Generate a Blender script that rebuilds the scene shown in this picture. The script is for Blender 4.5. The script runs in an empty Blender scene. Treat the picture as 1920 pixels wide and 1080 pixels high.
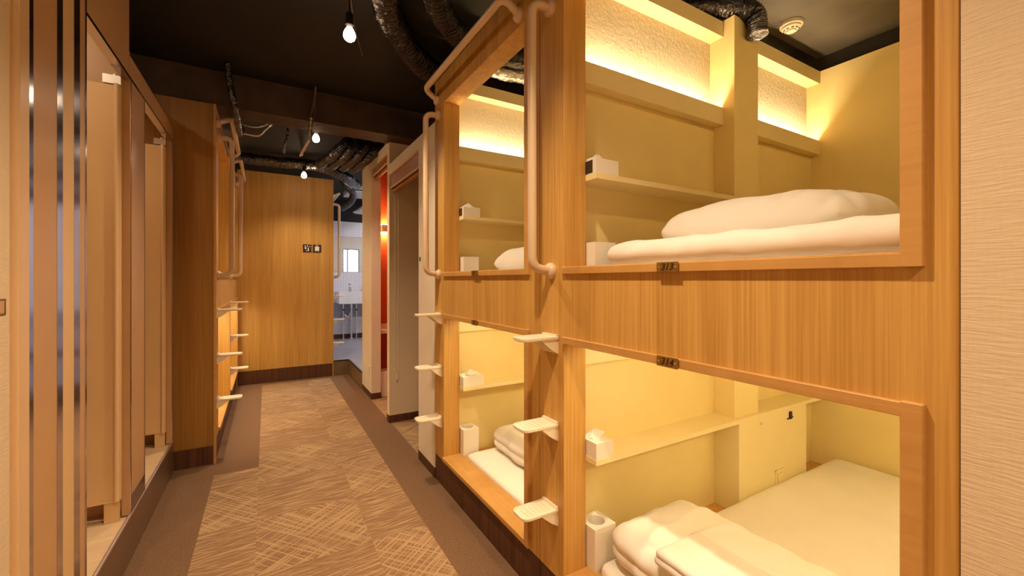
import bpy, bmesh, math, random
from mathutils import Vector, Matrix, noise

# ------------------------------------------------------------------ camera, world, exposure
sc = bpy.context.scene
COL = sc.collection
cam_d = bpy.data.cameras.new('camera')
cam = bpy.data.objects.new('camera', cam_d); COL.objects.link(cam)
cam.location = (0, 0, 1.3)
cam.rotation_euler = (math.radians(90), 0, math.radians(-30.4))
cam_d.sensor_width = 36; cam_d.lens = 785 / 1920 * 36
cam_d.shift_y = -15 / 1920
cam_d.clip_start = 0.02; cam_d.clip_end = 60
sc.camera = cam
w = bpy.data.worlds.new('world'); sc.world = w; w.use_nodes = True
w.node_tree.nodes['Background'].inputs[0].default_value = (1.0, 0.72, 0.45, 1)
w.node_tree.nodes['Background'].inputs[1].default_value = 0.03
sc.view_settings.view_transform = 'Standard'
sc.view_settings.look = 'None'
sc.view_settings.exposure = 0.0
sc.view_settings.gamma = 1.0
sc.view_settings.use_curve_mapping = False
cy = sc.cycles
cy.max_bounces = 10; cy.diffuse_bounces = 6; cy.glossy_bounces = 5
cy.sample_clamp_indirect = 6.0
cy.caustics_reflective = False; cy.caustics_refractive = False

BULB_L = 45           # glow of the bulb's own face
BEAM_W = 100           # watts of each reflector bulb's downward beam
BEAM_DEG = 128
STRIP_L = 125         # cove LED strips over the upper beds
LAMP_L = 19           # added bars that light the lower beds
C_BULB = (1.0, 0.755, 0.50); C_STRIP = (1.0, 0.76, 0.46); C_LAMP = (1.0, 0.90, 0.66)
CEIL = 2.80

# ------------------------------------------------------------------ materials
def new_mat(name):
    m = bpy.data.materials.new(name); m.use_nodes = True
    nt = m.node_tree
    return m, nt, nt.nodes['Principled BSDF']

def L(nt, a, b): nt.links.new(a, b)

def plain(name, col, rough=0.6, metal=0.0, bump=0.0, bscale=80, spec=0.5, var=0.04, vscale=6):
    m, nt, b = new_mat(name)
    b.inputs['Roughness'].default_value = rough
    b.inputs['Metallic'].default_value = metal
    b.inputs['Specular IOR Level'].default_value = spec
    tc = nt.nodes.new('ShaderNodeTexCoord')
    n = nt.nodes.new('ShaderNodeTexNoise'); n.inputs['Scale'].default_value = vscale
    L(nt, tc.outputs['Object'], n.inputs['Vector'])
    r = nt.nodes.new('ShaderNodeValToRGB')
    lo = [max(0, c * (1 - var)) for c in col]; hi = [min(1, c * (1 + var)) for c in col]
    r.color_ramp.elements[0].color = (*lo, 1); r.color_ramp.elements[1].color = (*hi, 1)
    r.color_ramp.elements[0].position = .3; r.color_ramp.elements[1].position = .7
    L(nt, n.outputs['Fac'], r.inputs[0]); L(nt, r.outputs[0], b.inputs['Base Color'])
    if bump:
        n2 = nt.nodes.new('ShaderNodeTexNoise'); n2.inputs['Scale'].default_value = bscale; n2.inputs['Detail'].default_value = 4
        L(nt, tc.outputs['Object'], n2.inputs['Vector'])
        bp = nt.nodes.new('ShaderNodeBump'); bp.inputs['Strength'].default_value = bump; bp.inputs['Distance'].default_value = .01
        L(nt, n2.outputs['Fac'], bp.inputs['Height']); L(nt, bp.outputs[0], b.inputs['Normal'])
    return m

def wood(name, c1, c2, rough=0.45, grain=(150, 150, 2.2), broad=(15, 15, .4), amt=.58, spec=.4):
    m, nt, b = new_mat(name)
    b.inputs['Roughness'].default_value = rough; b.inputs['Specular IOR Level'].default_value = spec
    tc = nt.nodes.new('ShaderNodeTexCoord')
    def nz(s, det, dist):
        mp = nt.nodes.new('ShaderNodeMapping'); mp.inputs['Scale'].default_value = s
        L(nt, tc.outputs['Object'], mp.inputs[0])
        n = nt.nodes.new('ShaderNodeTexNoise'); n.inputs['Scale'].default_value = 1; n.inputs['Detail'].default_value = det
        n.inputs['Distortion'].default_value = dist
        L(nt, mp.outputs[0], n.inputs['Vector']); return n
    a = nz(grain, 5, .3); c = nz(broad, 3, .6)
    mx = nt.nodes.new('ShaderNodeMix'); mx.data_type = 'FLOAT'; mx.inputs[0].default_value = amt
    L(nt, c.outputs['Fac'], mx.inputs[2]); L(nt, a.outputs['Fac'], mx.inputs[3])
    r = nt.nodes.new('ShaderNodeValToRGB')
    r.color_ramp.elements[0].position = .34; r.color_ramp.elements[1].position = .64
    r.color_ramp.elements[0].color = (*c1, 1); r.color_ramp.elements[1].color = (*c2, 1)
    L(nt, mx.outputs[0], r.inputs[0]); L(nt, r.outputs[0], b.inputs['Base Color'])
    bp = nt.nodes.new('ShaderNodeBump'); bp.inputs['Strength'].default_value = .12; bp.inputs['Distance'].default_value = .004
    L(nt, a.outputs['Fac'], bp.inputs['Height']); L(nt, bp.outputs[0], b.inputs['Normal'])
    return m

def emit(name, col, s):
    m, nt, b = new_mat(name)
    b.inputs['Base Color'].default_value = (*col, 1)
    b.inputs['Emission Color'].default_value = (*col, 1); b.inputs['Emission Strength'].default_value = s
    return m

def wallpaper(name, col, sc_v=(25, 25, 240), strength=.35, rough=.8):
    m, nt, b = new_mat(name)
    b.inputs['Roughness'].default_value = rough; b.inputs['Specular IOR Level'].default_value = .2
    tc = nt.nodes.new('ShaderNodeTexCoord')
    mp = nt.nodes.new('ShaderNodeMapping'); mp.inputs['Scale'].default_value = sc_v
    L(nt, tc.outputs['Object'], mp.inputs[0])
    n = nt.nodes.new('ShaderNodeTexNoise'); n.inputs['Scale'].default_value = 1; n.inputs['Detail'].default_value = 3
    n.inputs['Distortion'].default_value = .4
    L(nt, mp.outputs[0], n.inputs['Vector'])
    mp2 = nt.nodes.new('ShaderNodeMapping'); mp2.inputs['Scale'].default_value = (160, 160, 30)
    L(nt, tc.outputs['Object'], mp2.inputs[0])
    n2 = nt.nodes.new('ShaderNodeTexNoise'); n2.inputs['Scale'].default_value = 1
    L(nt, mp2.outputs[0], n2.inputs['Vector'])
    ad = nt.nodes.new('ShaderNodeMath'); ad.operation = 'MULTIPLY_ADD'; ad.inputs[1].default_value = .45
    L(nt, n2.outputs['Fac'], ad.inputs[0]); L(nt, n.outputs['Fac'], ad.inputs[2])
    r = nt.nodes.new('ShaderNodeValToRGB')
    r.color_ramp.elements[0].position = .45; r.color_ramp.elements[1].position = .95
    r.color_ramp.elements[0].color = (*[c * .93 for c in col], 1); r.color_ramp.elements[1].color = (*col, 1)
    L(nt, ad.outputs[0], r.inputs[0]); L(nt, r.outputs[0], b.inputs['Base Color'])
    bp = nt.nodes.new('ShaderNodeBump'); bp.inputs['Strength'].default_value = strength; bp.inputs['Distance'].default_value = .003
    L(nt, ad.outputs[0], bp.inputs['Height']); L(nt, bp.outputs[0], b.inputs['Normal'])
    return m

def foil(name, base=(.11, .105, .115), rough=.14):
    m, nt, b = new_mat(name)
    b.inputs['Base Color'].default_value = (*base, 1); b.inputs['Metallic'].default_value = .9
    b.inputs['Roughness'].default_value = rough
    tc = nt.nodes.new('ShaderNodeTexCoord')
    n = nt.nodes.new('ShaderNodeTexNoise'); n.inputs['Scale'].default_value = 22; n.inputs['Detail'].default_value = 5
    n.inputs['Distortion'].default_value = 1.2
    L(nt, tc.outputs['Object'], n.inputs['Vector'])
    bp = nt.nodes.new('ShaderNodeBump'); bp.inputs['Strength'].default_value = .8; bp.inputs['Distance'].default_value = .02
    L(nt, n.outputs['Fac'], bp.inputs['Height']); L(nt, bp.outputs[0], b.inputs['Normal'])
    return m

def carpet_pattern(name):
    """half-metre carpet tiles, alternately wavy cross lines and diagonal cross-hatching"""
    m, nt, b = new_mat(name)
    b.inputs['Roughness'].default_value = .95; b.inputs['Specular IOR Level'].default_value = .1
    tc = nt.nodes.new('ShaderNodeTexCoord')
    def lines(angle, sx, sy, seed, dist, lo=.50, hi=.62):
        mp = nt.nodes.new('ShaderNodeMapping'); mp.vector_type = 'TEXTURE'
        mp.inputs['Rotation'].default_value = (0, 0, math.radians(angle)); mp.inputs['Scale'].default_value = (1 / sx, 1 / sy, 1)
        mp.inputs['Location'].default_value = (seed, seed * .7, 0)
        L(nt, tc.outputs['Object'], mp.inputs[0])
        n = nt.nodes.new('ShaderNodeTexNoise'); n.inputs['Scale'].default_value = 1; n.inputs['Detail'].default_value = 1.2
        n.inputs['Distortion'].default_value = dist
        L(nt, mp.outputs[0], n.inputs['Vector'])
        mr = nt.nodes.new('ShaderNodeMapRange'); mr.inputs[1].default_value = lo; mr.inputs[2].default_value = hi
        L(nt, n.outputs['Fac'], mr.inputs[0]); return mr.outputs[0]
    def op(kind, x, y):
        n = nt.nodes.new('ShaderNodeMath'); n.operation = kind
        for k, q in enumerate((x, y)):
            if isinstance(q, (int, float)): n.inputs[k].default_value = q
            else: L(nt, q, n.inputs[k])
        return n.outputs[0]
    A = op('MAXIMUM', lines(6, 5, 85, 3.1, .5, .50, .64), op('MULTIPLY', lines(-14, 4, 110, 9.7, .3, .54, .66), .7))
    B = op('MAXIMUM', lines(38, 3.0, 105, 1.3, .1, .49, .60), lines(-50, 3.0, 105, 5.9, .1, .50, .61))
    ck = nt.nodes.new('ShaderNodeTexChecker'); ck.inputs['Scale'].default_value = 2
    ck.inputs['Color1'].default_value = (0, 0, 0, 1); ck.inputs['Color2'].default_value = (1, 1, 1, 1)
    of = nt.nodes.new('ShaderNodeVectorMath'); of.operation = 'ADD'; of.inputs[1].default_value = (.045 + 4.0, -2.15 + 8.0 + CARPET_PHASE, .25)
    L(nt, tc.outputs['Object'], of.inputs[0]); L(nt, of.outputs[0], ck.inputs['Vector'])
    mx = nt.nodes.new('ShaderNodeMix'); mx.data_type = 'FLOAT'
    L(nt, ck.outputs['Fac'], mx.inputs[0]); L(nt, A, mx.inputs[2]); L(nt, B, mx.inputs[3])
    fine = nt.nodes.new('ShaderNodeTexNoise'); fine.inputs['Scale'].default_value = 260
    L(nt, tc.outputs['Object'], fine.inputs['Vector'])
    tot = op('ADD', op('MULTIPLY', mx.outputs[0], .85), op('MULTIPLY', fine.outputs['Fac'], .25))
    r = nt.nodes.new('ShaderNodeValToRGB')
    r.color_ramp.elements[0].position = .08
    r.color_ramp.elements[0].color = (.275, .155, .085, 1); r.color_ramp.elements[1].color = (.50, .335, .185, 1)
    L(nt, tot, r.inputs[0]); L(nt, r.outputs[0], b.inputs['Base Color'])
    bp = nt.nodes.new('ShaderNodeBump'); bp.inputs['Strength'].default_value = .3; bp.inputs['Distance'].default_value = .004
    L(nt, tot, bp.inputs['Height']); L(nt, bp.outputs[0], b.inputs['Normal'])
    return m
CARPET_PHASE = 0.5

def tile_mat(name, c, grout, w_, h_):
    m, nt, b = new_mat(name)
    b.inputs['Roughness'].default_value = .35
    tc = nt.nodes.new('ShaderNodeTexCoord')
    sp = nt.nodes.new('ShaderNodeSeparateXYZ'); L(nt, tc.outputs['Object'], sp.inputs[0])
    ad = nt.nodes.new('ShaderNodeMath'); L(nt, sp.outputs[0], ad.inputs[0]); L(nt, sp.outputs[1], ad.inputs[1])
    cb = nt.nodes.new('ShaderNodeCombineXYZ'); L(nt, ad.outputs[0], cb.inputs[0]); L(nt, sp.outputs[2], cb.inputs[1])
    br = nt.nodes.new('ShaderNodeTexBrick'); br.offset = 0
    br.inputs['Scale'].default_value = 1; br.inputs['Brick Width'].default_value = w_; br.inputs['Row Height'].default_value = h_
    br.inputs['Mortar Size'].default_value = .003; br.inputs['Mortar'].default_value = (*grout, 1)
    br.inputs['Color1'].default_value = (*c, 1); br.inputs['Color2'].default_value = (*[q * .95 for q in c], 1)
    L(nt, cb.outputs[0], br.inputs['Vector']); L(nt, br.outputs['Color'], b.inputs['Base Color'])
    return m

M = {}
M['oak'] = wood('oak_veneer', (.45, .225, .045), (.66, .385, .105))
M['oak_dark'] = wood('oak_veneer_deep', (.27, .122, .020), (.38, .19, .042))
M['trim'] = wood('oak_trim', (.50, .26, .07), (.60, .33, .10), grain=(40, 2, 60))
M['kick'] = wood('dark_kick_wood', (.050, .016, .007), (.13, .05, .022), grain=(90, 90, 1), broad=(25, 25, .2), rough=.5)
M['wall'] = plain('bunk_wall_paint', (.84, .70, .34), .75, var=.02, spec=.2)
M['walltex'] = wallpaper('alcove_plaster', (.80, .73, .56), (45, 45, 60), .8)
M['pale'] = plain('alcove_paint', (.84, .77, .60), .7, var=.02, spec=.2)
M['shelfp'] = plain('shelf_paint', (.84, .72, .40), .55, var=.02)
M['paper'] = wallpaper('corridor_wallpaper', (.74, .60, .42))
M['cream'] = plain('cream_paint', (.82, .73, .60), .6, bump=.05, bscale=200, var=.02)
M['roomwall'] = wallpaper('pale_room_wallpaper', (.80, .67, .50), (200, 200, 20), .2)
M['white_plastic'] = plain('ivory_plastic', (.86, .76, .58), .35, var=.02)
M['rail'] = plain('ivory_rail', (.68, .51, .34), .38, var=.02)
M['sheet'] = plain('white_cotton', (.86, .82, .74), .85, bump=.10, bscale=25, var=.02, spec=.15)
M['towel'] = plain('folded_cotton_robe', (.78, .72, .64), .85, bump=.12, bscale=30, var=.04, spec=.15)
M['card'] = plain('white_card', (.84, .79, .70), .6, var=.02)
M['dark_slot'] = plain('dark_slot', (.05, .025, .012), .6)
M['brass'] = plain('aged_brass', (.36, .21, .05), .38, .75, var=.15, vscale=60)
M['ink'] = plain('engraved_ink', (.03, .008, .004), .6)
M['blind'] = wood('red_brown_blind', (.30, .10, .022), (.40, .145, .035))
M['screw'] = plain('brass_screw', (.85, .6, .25), .25, 1)
M['floor_pat'] = carpet_pattern('carpet_scratch')
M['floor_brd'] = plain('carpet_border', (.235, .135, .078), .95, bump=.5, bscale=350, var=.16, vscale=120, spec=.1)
M['vinyl'] = wood('booth_vinyl', (.62, .44, .26), (.74, .56, .36), grain=(2, 60, 60), broad=(.6, 9, 9))
M['wash_floor'] = plain('washroom_vinyl', (.36, .33, .36), .35, var=.08)
M['riser'] = plain('riser_board', (.20, .13, .055), .5, var=.1)
M['nosing'] = plain('dark_nosing', (.03, .028, .03), .3, .5)
M['ceil'] = plain('black_painted_ceiling', (.010, .008, .006), .75, bump=.25, bscale=7, var=.25, vscale=2.5)
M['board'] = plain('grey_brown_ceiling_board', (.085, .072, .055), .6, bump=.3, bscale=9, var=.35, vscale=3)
M['beam'] = plain('dark_painted_beam', (.06, .035, .022), .7, bump=.4, bscale=14, var=.3, vscale=5)
M['foil'] = foil('black_foil'); M['foil_dark'] = foil('dull_black_foil', (.05, .04, .035), .28); M['silver'] = foil('silver_foil', (.55, .52, .48), .3)
M['cable'] = plain('grey_cable', (.16, .12, .10), .5)
M['black'] = plain('black_plastic', (.015, .012, .012), .4)
M['alu'] = plain('satin_aluminium', (.62, .58, .64), .13, 1, var=.02)
M['steel'] = plain('brushed_steel', (.82, .78, .78), .38, 1, var=.03)
M['booth'] = plain('beige_laminate', (.56, .34, .17), .33, var=.03)
M['booth_door'] = plain('pale_beige_laminate', (.72, .50, .26), .4, var=.02)
M['fascia'] = plain('brushed_kick_plate', (.30, .20, .14), .30, .65, var=.06)
M['jamb'] = plain('satin_cream_jamb', (.74, .52, .30), .3, var=.02)
M['red'] = plain('deep_red_wallpaper', (.60, .085, .015), .7, var=.05)
M['tile'] = tile_mat('white_mosaic_tile', (.80, .77, .78), (.62, .58, .60), .048, .048)
M['shaded_tile'] = tile_mat('shaded_mosaic_tile', (.36, .37, .42), (.28, .28, .32), .048, .048)
M['ceramic'] = plain('white_ceramic', (.88, .86, .84), .15)
M['chrome'] = plain('chrome', (.75, .75, .78), .1, 1)
M['mirror'] = plain('mirror_glass', (.88, .88, .88), .02, 1, var=.0)
M['bulb'] = emit('lit_bulb', C_BULB, BULB_L)
M['strip'] = emit('cove_strip_light', C_STRIP, STRIP_L)
M['lamp'] = emit('lower_fill_bar', C_LAMP, LAMP_L)
M['booth_light'] = emit('cubicle_light', (1, .76, .48), 210)
M['fill_front'] = emit('front_fill_strip', C_LAMP, 32)
M['fill_left'] = emit('front_fill_strip_bright', C_LAMP, 110)
M['fill_up'] = emit('upper_fill_bar', (1, .74, .38), 20)
M['booth_light_low'] = emit('cubicle_light_low', (1, .76, .48), 80)
M['sconce'] = emit('sconce_light', (1, .62, .25), 90)
M['sky'] = emit('daylight_pane', (.72, .86, 1.0), 7.0)
M['wash_fill'] = emit('washroom_fill_light', (.92, .92, 1.0), 44)
M['picto'] = plain('ivory_print', (.85, .80, .74), .5)
M['signblk'] = plain('dark_sign_face', (.03, .02, .015), .4)

# ------------------------------------------------------------------ mesh helpers
class MB:
    def __init__(s): s.bm = bmesh.new()
    def box(s, x0, x1, y0, y1, z0, z1):
        r = bmesh.ops.create_cube(s.bm, size=1)
        for v in r['verts']:
            v.co = Vector(((x0 + x1) / 2 + v.co.x * (x1 - x0), (y0 + y1) / 2 + v.co.y * (y1 - y0), (z0 + z1) / 2 + v.co.z * (z1 - z0)))
        return s
    def prism(s, pts, axis, a, b):
        """polygon pts (2-D) extruded along axis from a to b; the 2-D plane is the other two axes in xyz order"""
        def mk(p, t):
            q = [0, 0, 0]; o = [i for i in range(3) if i != axis]
            q[o[0]], q[o[1]] = p; q[axis] = t; return s.bm.verts.new(q)
        A = [mk(p, a) for p in pts]; B = [mk(p, b) for p in pts]; n = len(pts)
        s.bm.faces.new(A); s.bm.faces.new(B[::-1])
        for i in range(n): s.bm.faces.new((A[i], B[i], B[(i + 1) % n], A[(i + 1) % n]))
        return s
    def tube(s, pts, r, seg=12, radf=None, cap=True):
        pts = [Vector(p) for p in pts]; n = len(pts); rings = []; up = None
        for i, p in enumerate(pts):
            t = (pts[min(i + 1, n - 1)] - pts[max(i - 1, 0)]).normalized()
            if up is None:
                up = Vector((0, 0, 1)) if abs(t.z) < .9 else Vector((1, 0, 0))
            a = t.cross(up).normalized(); up = a.cross(t).normalized()
            ring = []
            for k in range(seg):
                th = 2 * math.pi * k / seg
                rr = r if radf is None else r * radf(i, th, p)
                ring.append(s.bm.verts.new(p + (a * math.cos(th) + up * math.sin(th)) * rr))
            rings.append(ring)
        for i in range(n - 1):
            for k in range(seg):
                s.bm.faces.new((rings[i][k], rings[i][(k + 1) % seg], rings[i + 1][(k + 1) % seg], rings[i + 1][k]))
        if cap: s.bm.faces.new(rings[0][::-1]); s.bm.faces.new(rings[-1])
        return s
    def lathe(s, prof, c, axis='z', seg=24):
        """prof: (radius, height) pairs"""
        rings = []
        for r, h in prof:
            ring = []
            for k in range(seg):
                th = 2 * math.pi * k / seg; a, b = max(r, 1e-5) * math.cos(th), max(r, 1e-5) * math.sin(th)
                q = {'z': (a, b, h), 'x': (h, a, b), 'y': (b, h, a)}[axis]
                ring.append(s.bm.verts.new(Vector(c) + Vector(q)))
            rings.append(ring)
        for i in range(len(rings) - 1):
            for k in range(seg):
                s.bm.faces.new((rings[i][k], rings[i][(k + 1) % seg], rings[i + 1][(k + 1) % seg], rings[i + 1][k]))
        s.bm.faces.new(rings[0][::-1]); s.bm.faces.new(rings[-1])
        return s
    def grid(s, ys, zs, holes, x0, x1):
        """plate in the y-z plane between x0 and x1 made of the cells ys x zs minus holes (set of (i, j))"""
        V = {}
        def v(i, j, x):
            if (i, j, x) not in V: V[(i, j, x)] = s.bm.verts.new((x, ys[i], zs[j]))
            return V[(i, j, x)]
        full = lambda i, j: 0 <= i < len(ys) - 1 and 0 <= j < len(zs) - 1 and (i, j) not in holes
        for i in range(len(ys) - 1):
            for j in range(len(zs) - 1):
                if not full(i, j): continue
                s.bm.faces.new((v(i, j, x0), v(i, j + 1, x0), v(i + 1, j + 1, x0), v(i + 1, j, x0)))
                s.bm.faces.new((v(i, j, x1), v(i + 1, j, x1), v(i + 1, j + 1, x1), v(i, j + 1, x1)))
                if not full(i - 1, j): s.bm.faces.new((v(i, j, x0), v(i, j, x1), v(i, j + 1, x1), v(i, j + 1, x0)))
                if not full(i + 1, j): s.bm.faces.new((v(i + 1, j, x0), v(i + 1, j + 1, x0), v(i + 1, j + 1, x1), v(i + 1, j, x1)))
                if not full(i, j - 1): s.bm.faces.new((v(i, j, x0), v(i + 1, j, x0), v(i + 1, j, x1), v(i, j, x1)))
                if not full(i, j + 1): s.bm.faces.new((v(i, j + 1, x0), v(i, j + 1, x1), v(i + 1, j + 1, x1), v(i + 1, j + 1, x0)))
        return s
    def build(s, name, m, parent=None, smooth=False, bevel=0, segs=2):
        bmesh.ops.recalc_face_normals(s.bm, faces=s.bm.faces)
        me = bpy.data.meshes.new(name); s.bm.to_mesh(me); s.bm.free()
        me.materials.append(m)
        if smooth:
            for p in me.polygons: p.use_smooth = True
        o = bpy.data.objects.new(name, me); COL.objects.link(o)
        if parent: o.parent = parent
        if bevel:
            b = o.modifiers.new('bevel', 'BEVEL'); b.width = bevel; b.segments = segs; b.limit_method = 'ANGLE'
            b.angle_limit = math.radians(40)
        if smooth:
            me.set_sharp_from_angle(angle=math.radians(42)) if hasattr(me, 'set_sharp_from_angle') else None
        return o

def box(name, m, b, parent=None, bevel=0):
    return MB().box(*b).build(name, m, parent, bevel=bevel)

def structure(name, m, b, parent=None):
    o = box(name, m, b, parent); o['kind'] = 'structure'; return o

def tag(o, label, cat, group=None):
    o['label'] = label; o['category'] = cat
    if group: o['group'] = group
    return o

def thing(name, label, cat, loc=(0, 0, 0), rz=0, group=None):
    o = bpy.data.objects.new(name, None); COL.objects.link(o); o.location = loc; o.rotation_euler.z = rz
    o.empty_display_size = .1
    return tag(o, label, cat, group)

def smooth_path(ctrl, n=10):
    P = [Vector(p) for p in ctrl]; P = [2 * P[0] - P[1]] + P + [2 * P[-1] - P[-2]]; out = []
    for i in range(1, len(P) - 2):
        for k in range(n):
            t = k / n; a, b, c, d = P[i - 1], P[i], P[i + 1], P[i + 2]
            out.append(.5 * ((2 * b) + (c - a) * t + (2 * a - 5 * b + 4 * c - d) * t * t + (3 * b - a - 3 * c + d) * t ** 3))
    out.append(P[-2]); return out

def fillet(ctrl, r, n=6):
    P = [Vector(p) for p in ctrl]; out = [P[0]]
    for i in range(1, len(P) - 1):
        a = (P[i - 1] - P[i]).normalized(); b = (P[i + 1] - P[i]).normalized()
        d = min(r, (P[i - 1] - P[i]).length * .49, (P[i + 1] - P[i]).length * .49)
        s, e = P[i] + a * d, P[i] + b * d
        for k in range(n + 1):
            t = k / n; out.append((1 - t) ** 2 * s + 2 * t * (1 - t) * P[i] + t * t * e)
    out.append(P[-1]); return out

def soft_box(name, m, b, r, amp=.006, freq=6, seed=0, layers=0, lamp=.006, parent=None, n=(28, 40, 8), sag=0, pinch=0):
    """rounded, wrinkled cloth block"""
    x0, x1, y0, y1, z0, z1 = b
    bm = bmesh.new(); nx, ny, nz = n; V = {}
    c = Vector(((x0 + x1) / 2, (y0 + y1) / 2, (z0 + z1) / 2)); h = Vector(((x1 - x0) / 2, (y1 - y0) / 2, (z1 - z0) / 2))
    rr = Vector((min(r, h.x), min(r, h.y), min(r, h.z)))
    def vert(i, j, k):
        if (i, j, k) in V: return V[(i, j, k)]
        p = Vector(((i / nx * 2 - 1) * h.x, (j / ny * 2 - 1) * h.y, (k / nz * 2 - 1) * h.z))
        q = Vector([max(-(h[a] - rr[a]), min(h[a] - rr[a], p[a])) for a in range(3)])
        d = Vector([(p[a] - q[a]) / rr[a] for a in range(3)])
        if d.length > 1e-6:
            nn = d.normalized(); ext = max(abs(d.x), abs(d.y), abs(d.z))
            p = q + Vector([nn[a] * rr[a] * ext for a in range(3)])
        u, v_ = p.x / h.x, p.y / h.y
        if pinch:
            e = 1 - pinch * (max(abs(u), abs(v_)) ** 3)
            p.z *= max(.12, e)
        wv = p + c + Vector((seed * 3.1, seed * 1.7, seed))
        dn = noise.fractal(wv * freq, 1.0, 2.0, 4)
        ridge = 1 - abs(noise.noise(Vector((wv.x * freq * .8 + 5, wv.y * freq * 1.6, wv.z * 2)))) * 2
        nrm = Vector((p.x / h.x ** 2, p.y / h.y ** 2, p.z / h.z ** 2)).normalized()
        if p.z > -h.z * .6 or layers:
            p += nrm * (dn * amp + max(0, ridge - .55) * amp * 1.6)
        if layers:
            ph = (p.z + h.z) / (2 * h.z) * layers
            side = min(1, max(abs(u), abs(v_)) ** 6)
            p.x += math.copysign(1, p.x) * (abs(math.sin(ph * math.pi)) - .6) * lamp * 1.6 * side * (abs(u) > .8)
            p.y += math.copysign(1, p.y) * (abs(math.sin(ph * math.pi)) - .6) * lamp * 1.6 * side * (abs(v_) > .8)
        if sag and p.z > 0: p.z -= sag * (u * u * .6 + v_ * v_ * .4)
        p.z = max(p.z, -h.z)
        V[(i, j, k)] = bm.verts.new(p + c); return V[(i, j, k)]
    for i in range(nx):
        for j in range(ny):
            bm.faces.new([vert(*q) for q in ((i, j, nz), (i + 1, j, nz), (i + 1, j + 1, nz), (i, j + 1, nz))])
            bm.faces.new([vert(*q) for q in ((i, j, 0), (i, j + 1, 0), (i + 1, j + 1, 0), (i + 1, j, 0))])
    for i in range(nx):
        for k in range(nz):
            bm.faces.new([vert(*q) for q in ((i, 0, k), (i + 1, 0, k), (i + 1, 0, k + 1), (i, 0, k + 1))])
            bm.faces.new([vert(*q) for q in ((i, ny, k), (i, ny, k + 1), (i + 1, ny, k + 1), (i + 1, ny, k))])
    for j in range(ny):
        for k in range(nz):
            bm.faces.new([vert(*q) for q in ((0, j, k), (0, j, k + 1), (0, j + 1, k + 1), (0, j + 1, k))])
            bm.faces.new([vert(*q) for q in ((nx, j, k), (nx, j + 1, k), (nx, j + 1, k + 1), (nx, j, k + 1))])
    o = MB.__new__(MB); o.bm = bm
    ob = o.build(name, m, parent)
    for p in ob.data.polygons: p.use_smooth = True
    sd = ob.modifiers.new('subdiv', 'SUBSURF'); sd.levels = 1; sd.render_levels = 1
    return ob

def pillow(name, m, c, size, rz=0, seed=0, parent=None, n=44):
    bm = bmesh.new(); sx, sy, sz = size; top, bot = {}, {}
    for i in range(n + 1):
        for j in range(n + 1):
            u, v = i / n * 2 - 1, j / n * 2 - 1
            pin = 1 - .05 * (1 - abs(u) ** 2) * abs(v) ** 4 - .06 * abs(u) ** 6 * abs(v) ** 6
            pin2 = 1 - .10 * (1 - abs(v) ** 2) * abs(u) ** 4
            x, y = u * sx * pin2 * math.sqrt(1 - .34 * v * v), v * sy * pin * math.sqrt(1 - .34 * u * u)
            hh = max(0, (1 - abs(u) ** 3.2)) ** .5 * max(0, (1 - abs(v) ** 3.4)) ** .5
            nz = noise.fractal(Vector((x * 9 + seed, y * 9, seed)), 1, 2, 4) * .007
            edge = max(abs(u), abs(v))
            # creases running in from the edges
            cr = abs(noise.noise(Vector((x * 7 + seed * 2, y * 13, 1.3 + seed))))
            nz -= max(0, .16 - cr) * .09 * edge ** 2 * (hh > 0.02)
            top[i, j] = bm.verts.new((x, y, sz * (.36 + .64 * hh) + nz * min(1, hh * 3)))
            if 0 < i < n and 0 < j < n:
                bot[i, j] = bm.verts.new((x, y, max(0, sz * .36 - sz * .36 * min(1, hh * 1.25))))
            else: bot[i, j] = top[i, j]
    for i in range(n):
        for j in range(n):
            bm.faces.new((top[i, j], top[i + 1, j], top[i + 1, j + 1], top[i, j + 1]))
            q = []
            for k in ((i, j), (i, j + 1), (i + 1, j + 1), (i + 1, j)):
                if bot[k] not in q: q.append(bot[k])
            try: bm.faces.new(q)
            except ValueError: pass
    o = MB.__new__(MB); o.bm = bm
    ob = o.build(name, m, parent); ob.location = c; ob.rotation_euler.z = rz
    for p in ob.data.polygons: p.use_smooth = True
    sd = ob.modifiers.new('subdiv', 'SUBSURF'); sd.levels = 1; sd.render_levels = 1
    return ob

def text_mesh(name, s, size, m, parent, loc, rot, depth=.0006, shear=.28):
    cu = bpy.data.curves.new(name, 'FONT'); cu.body = s; cu.size = size; cu.shear = shear; cu.offset = .0004
    cu.align_x = 'CENTER'; cu.align_y = 'CENTER'; cu.extrude = depth; cu.space_character = 1.05
    t = bpy.data.objects.new('tmp', cu); COL.objects.link(t)
    me = bpy.data.meshes.new_from_object(t.evaluated_get(bpy.context.evaluated_depsgraph_get()))
    bpy.data.objects.remove(t)
    me.materials.clear(); me.materials.append(m)
    o = bpy.data.objects.new(name, me); COL.objects.link(o); o.parent = parent
    o.location = loc; o.rotation_euler = rot
    return o

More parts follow.
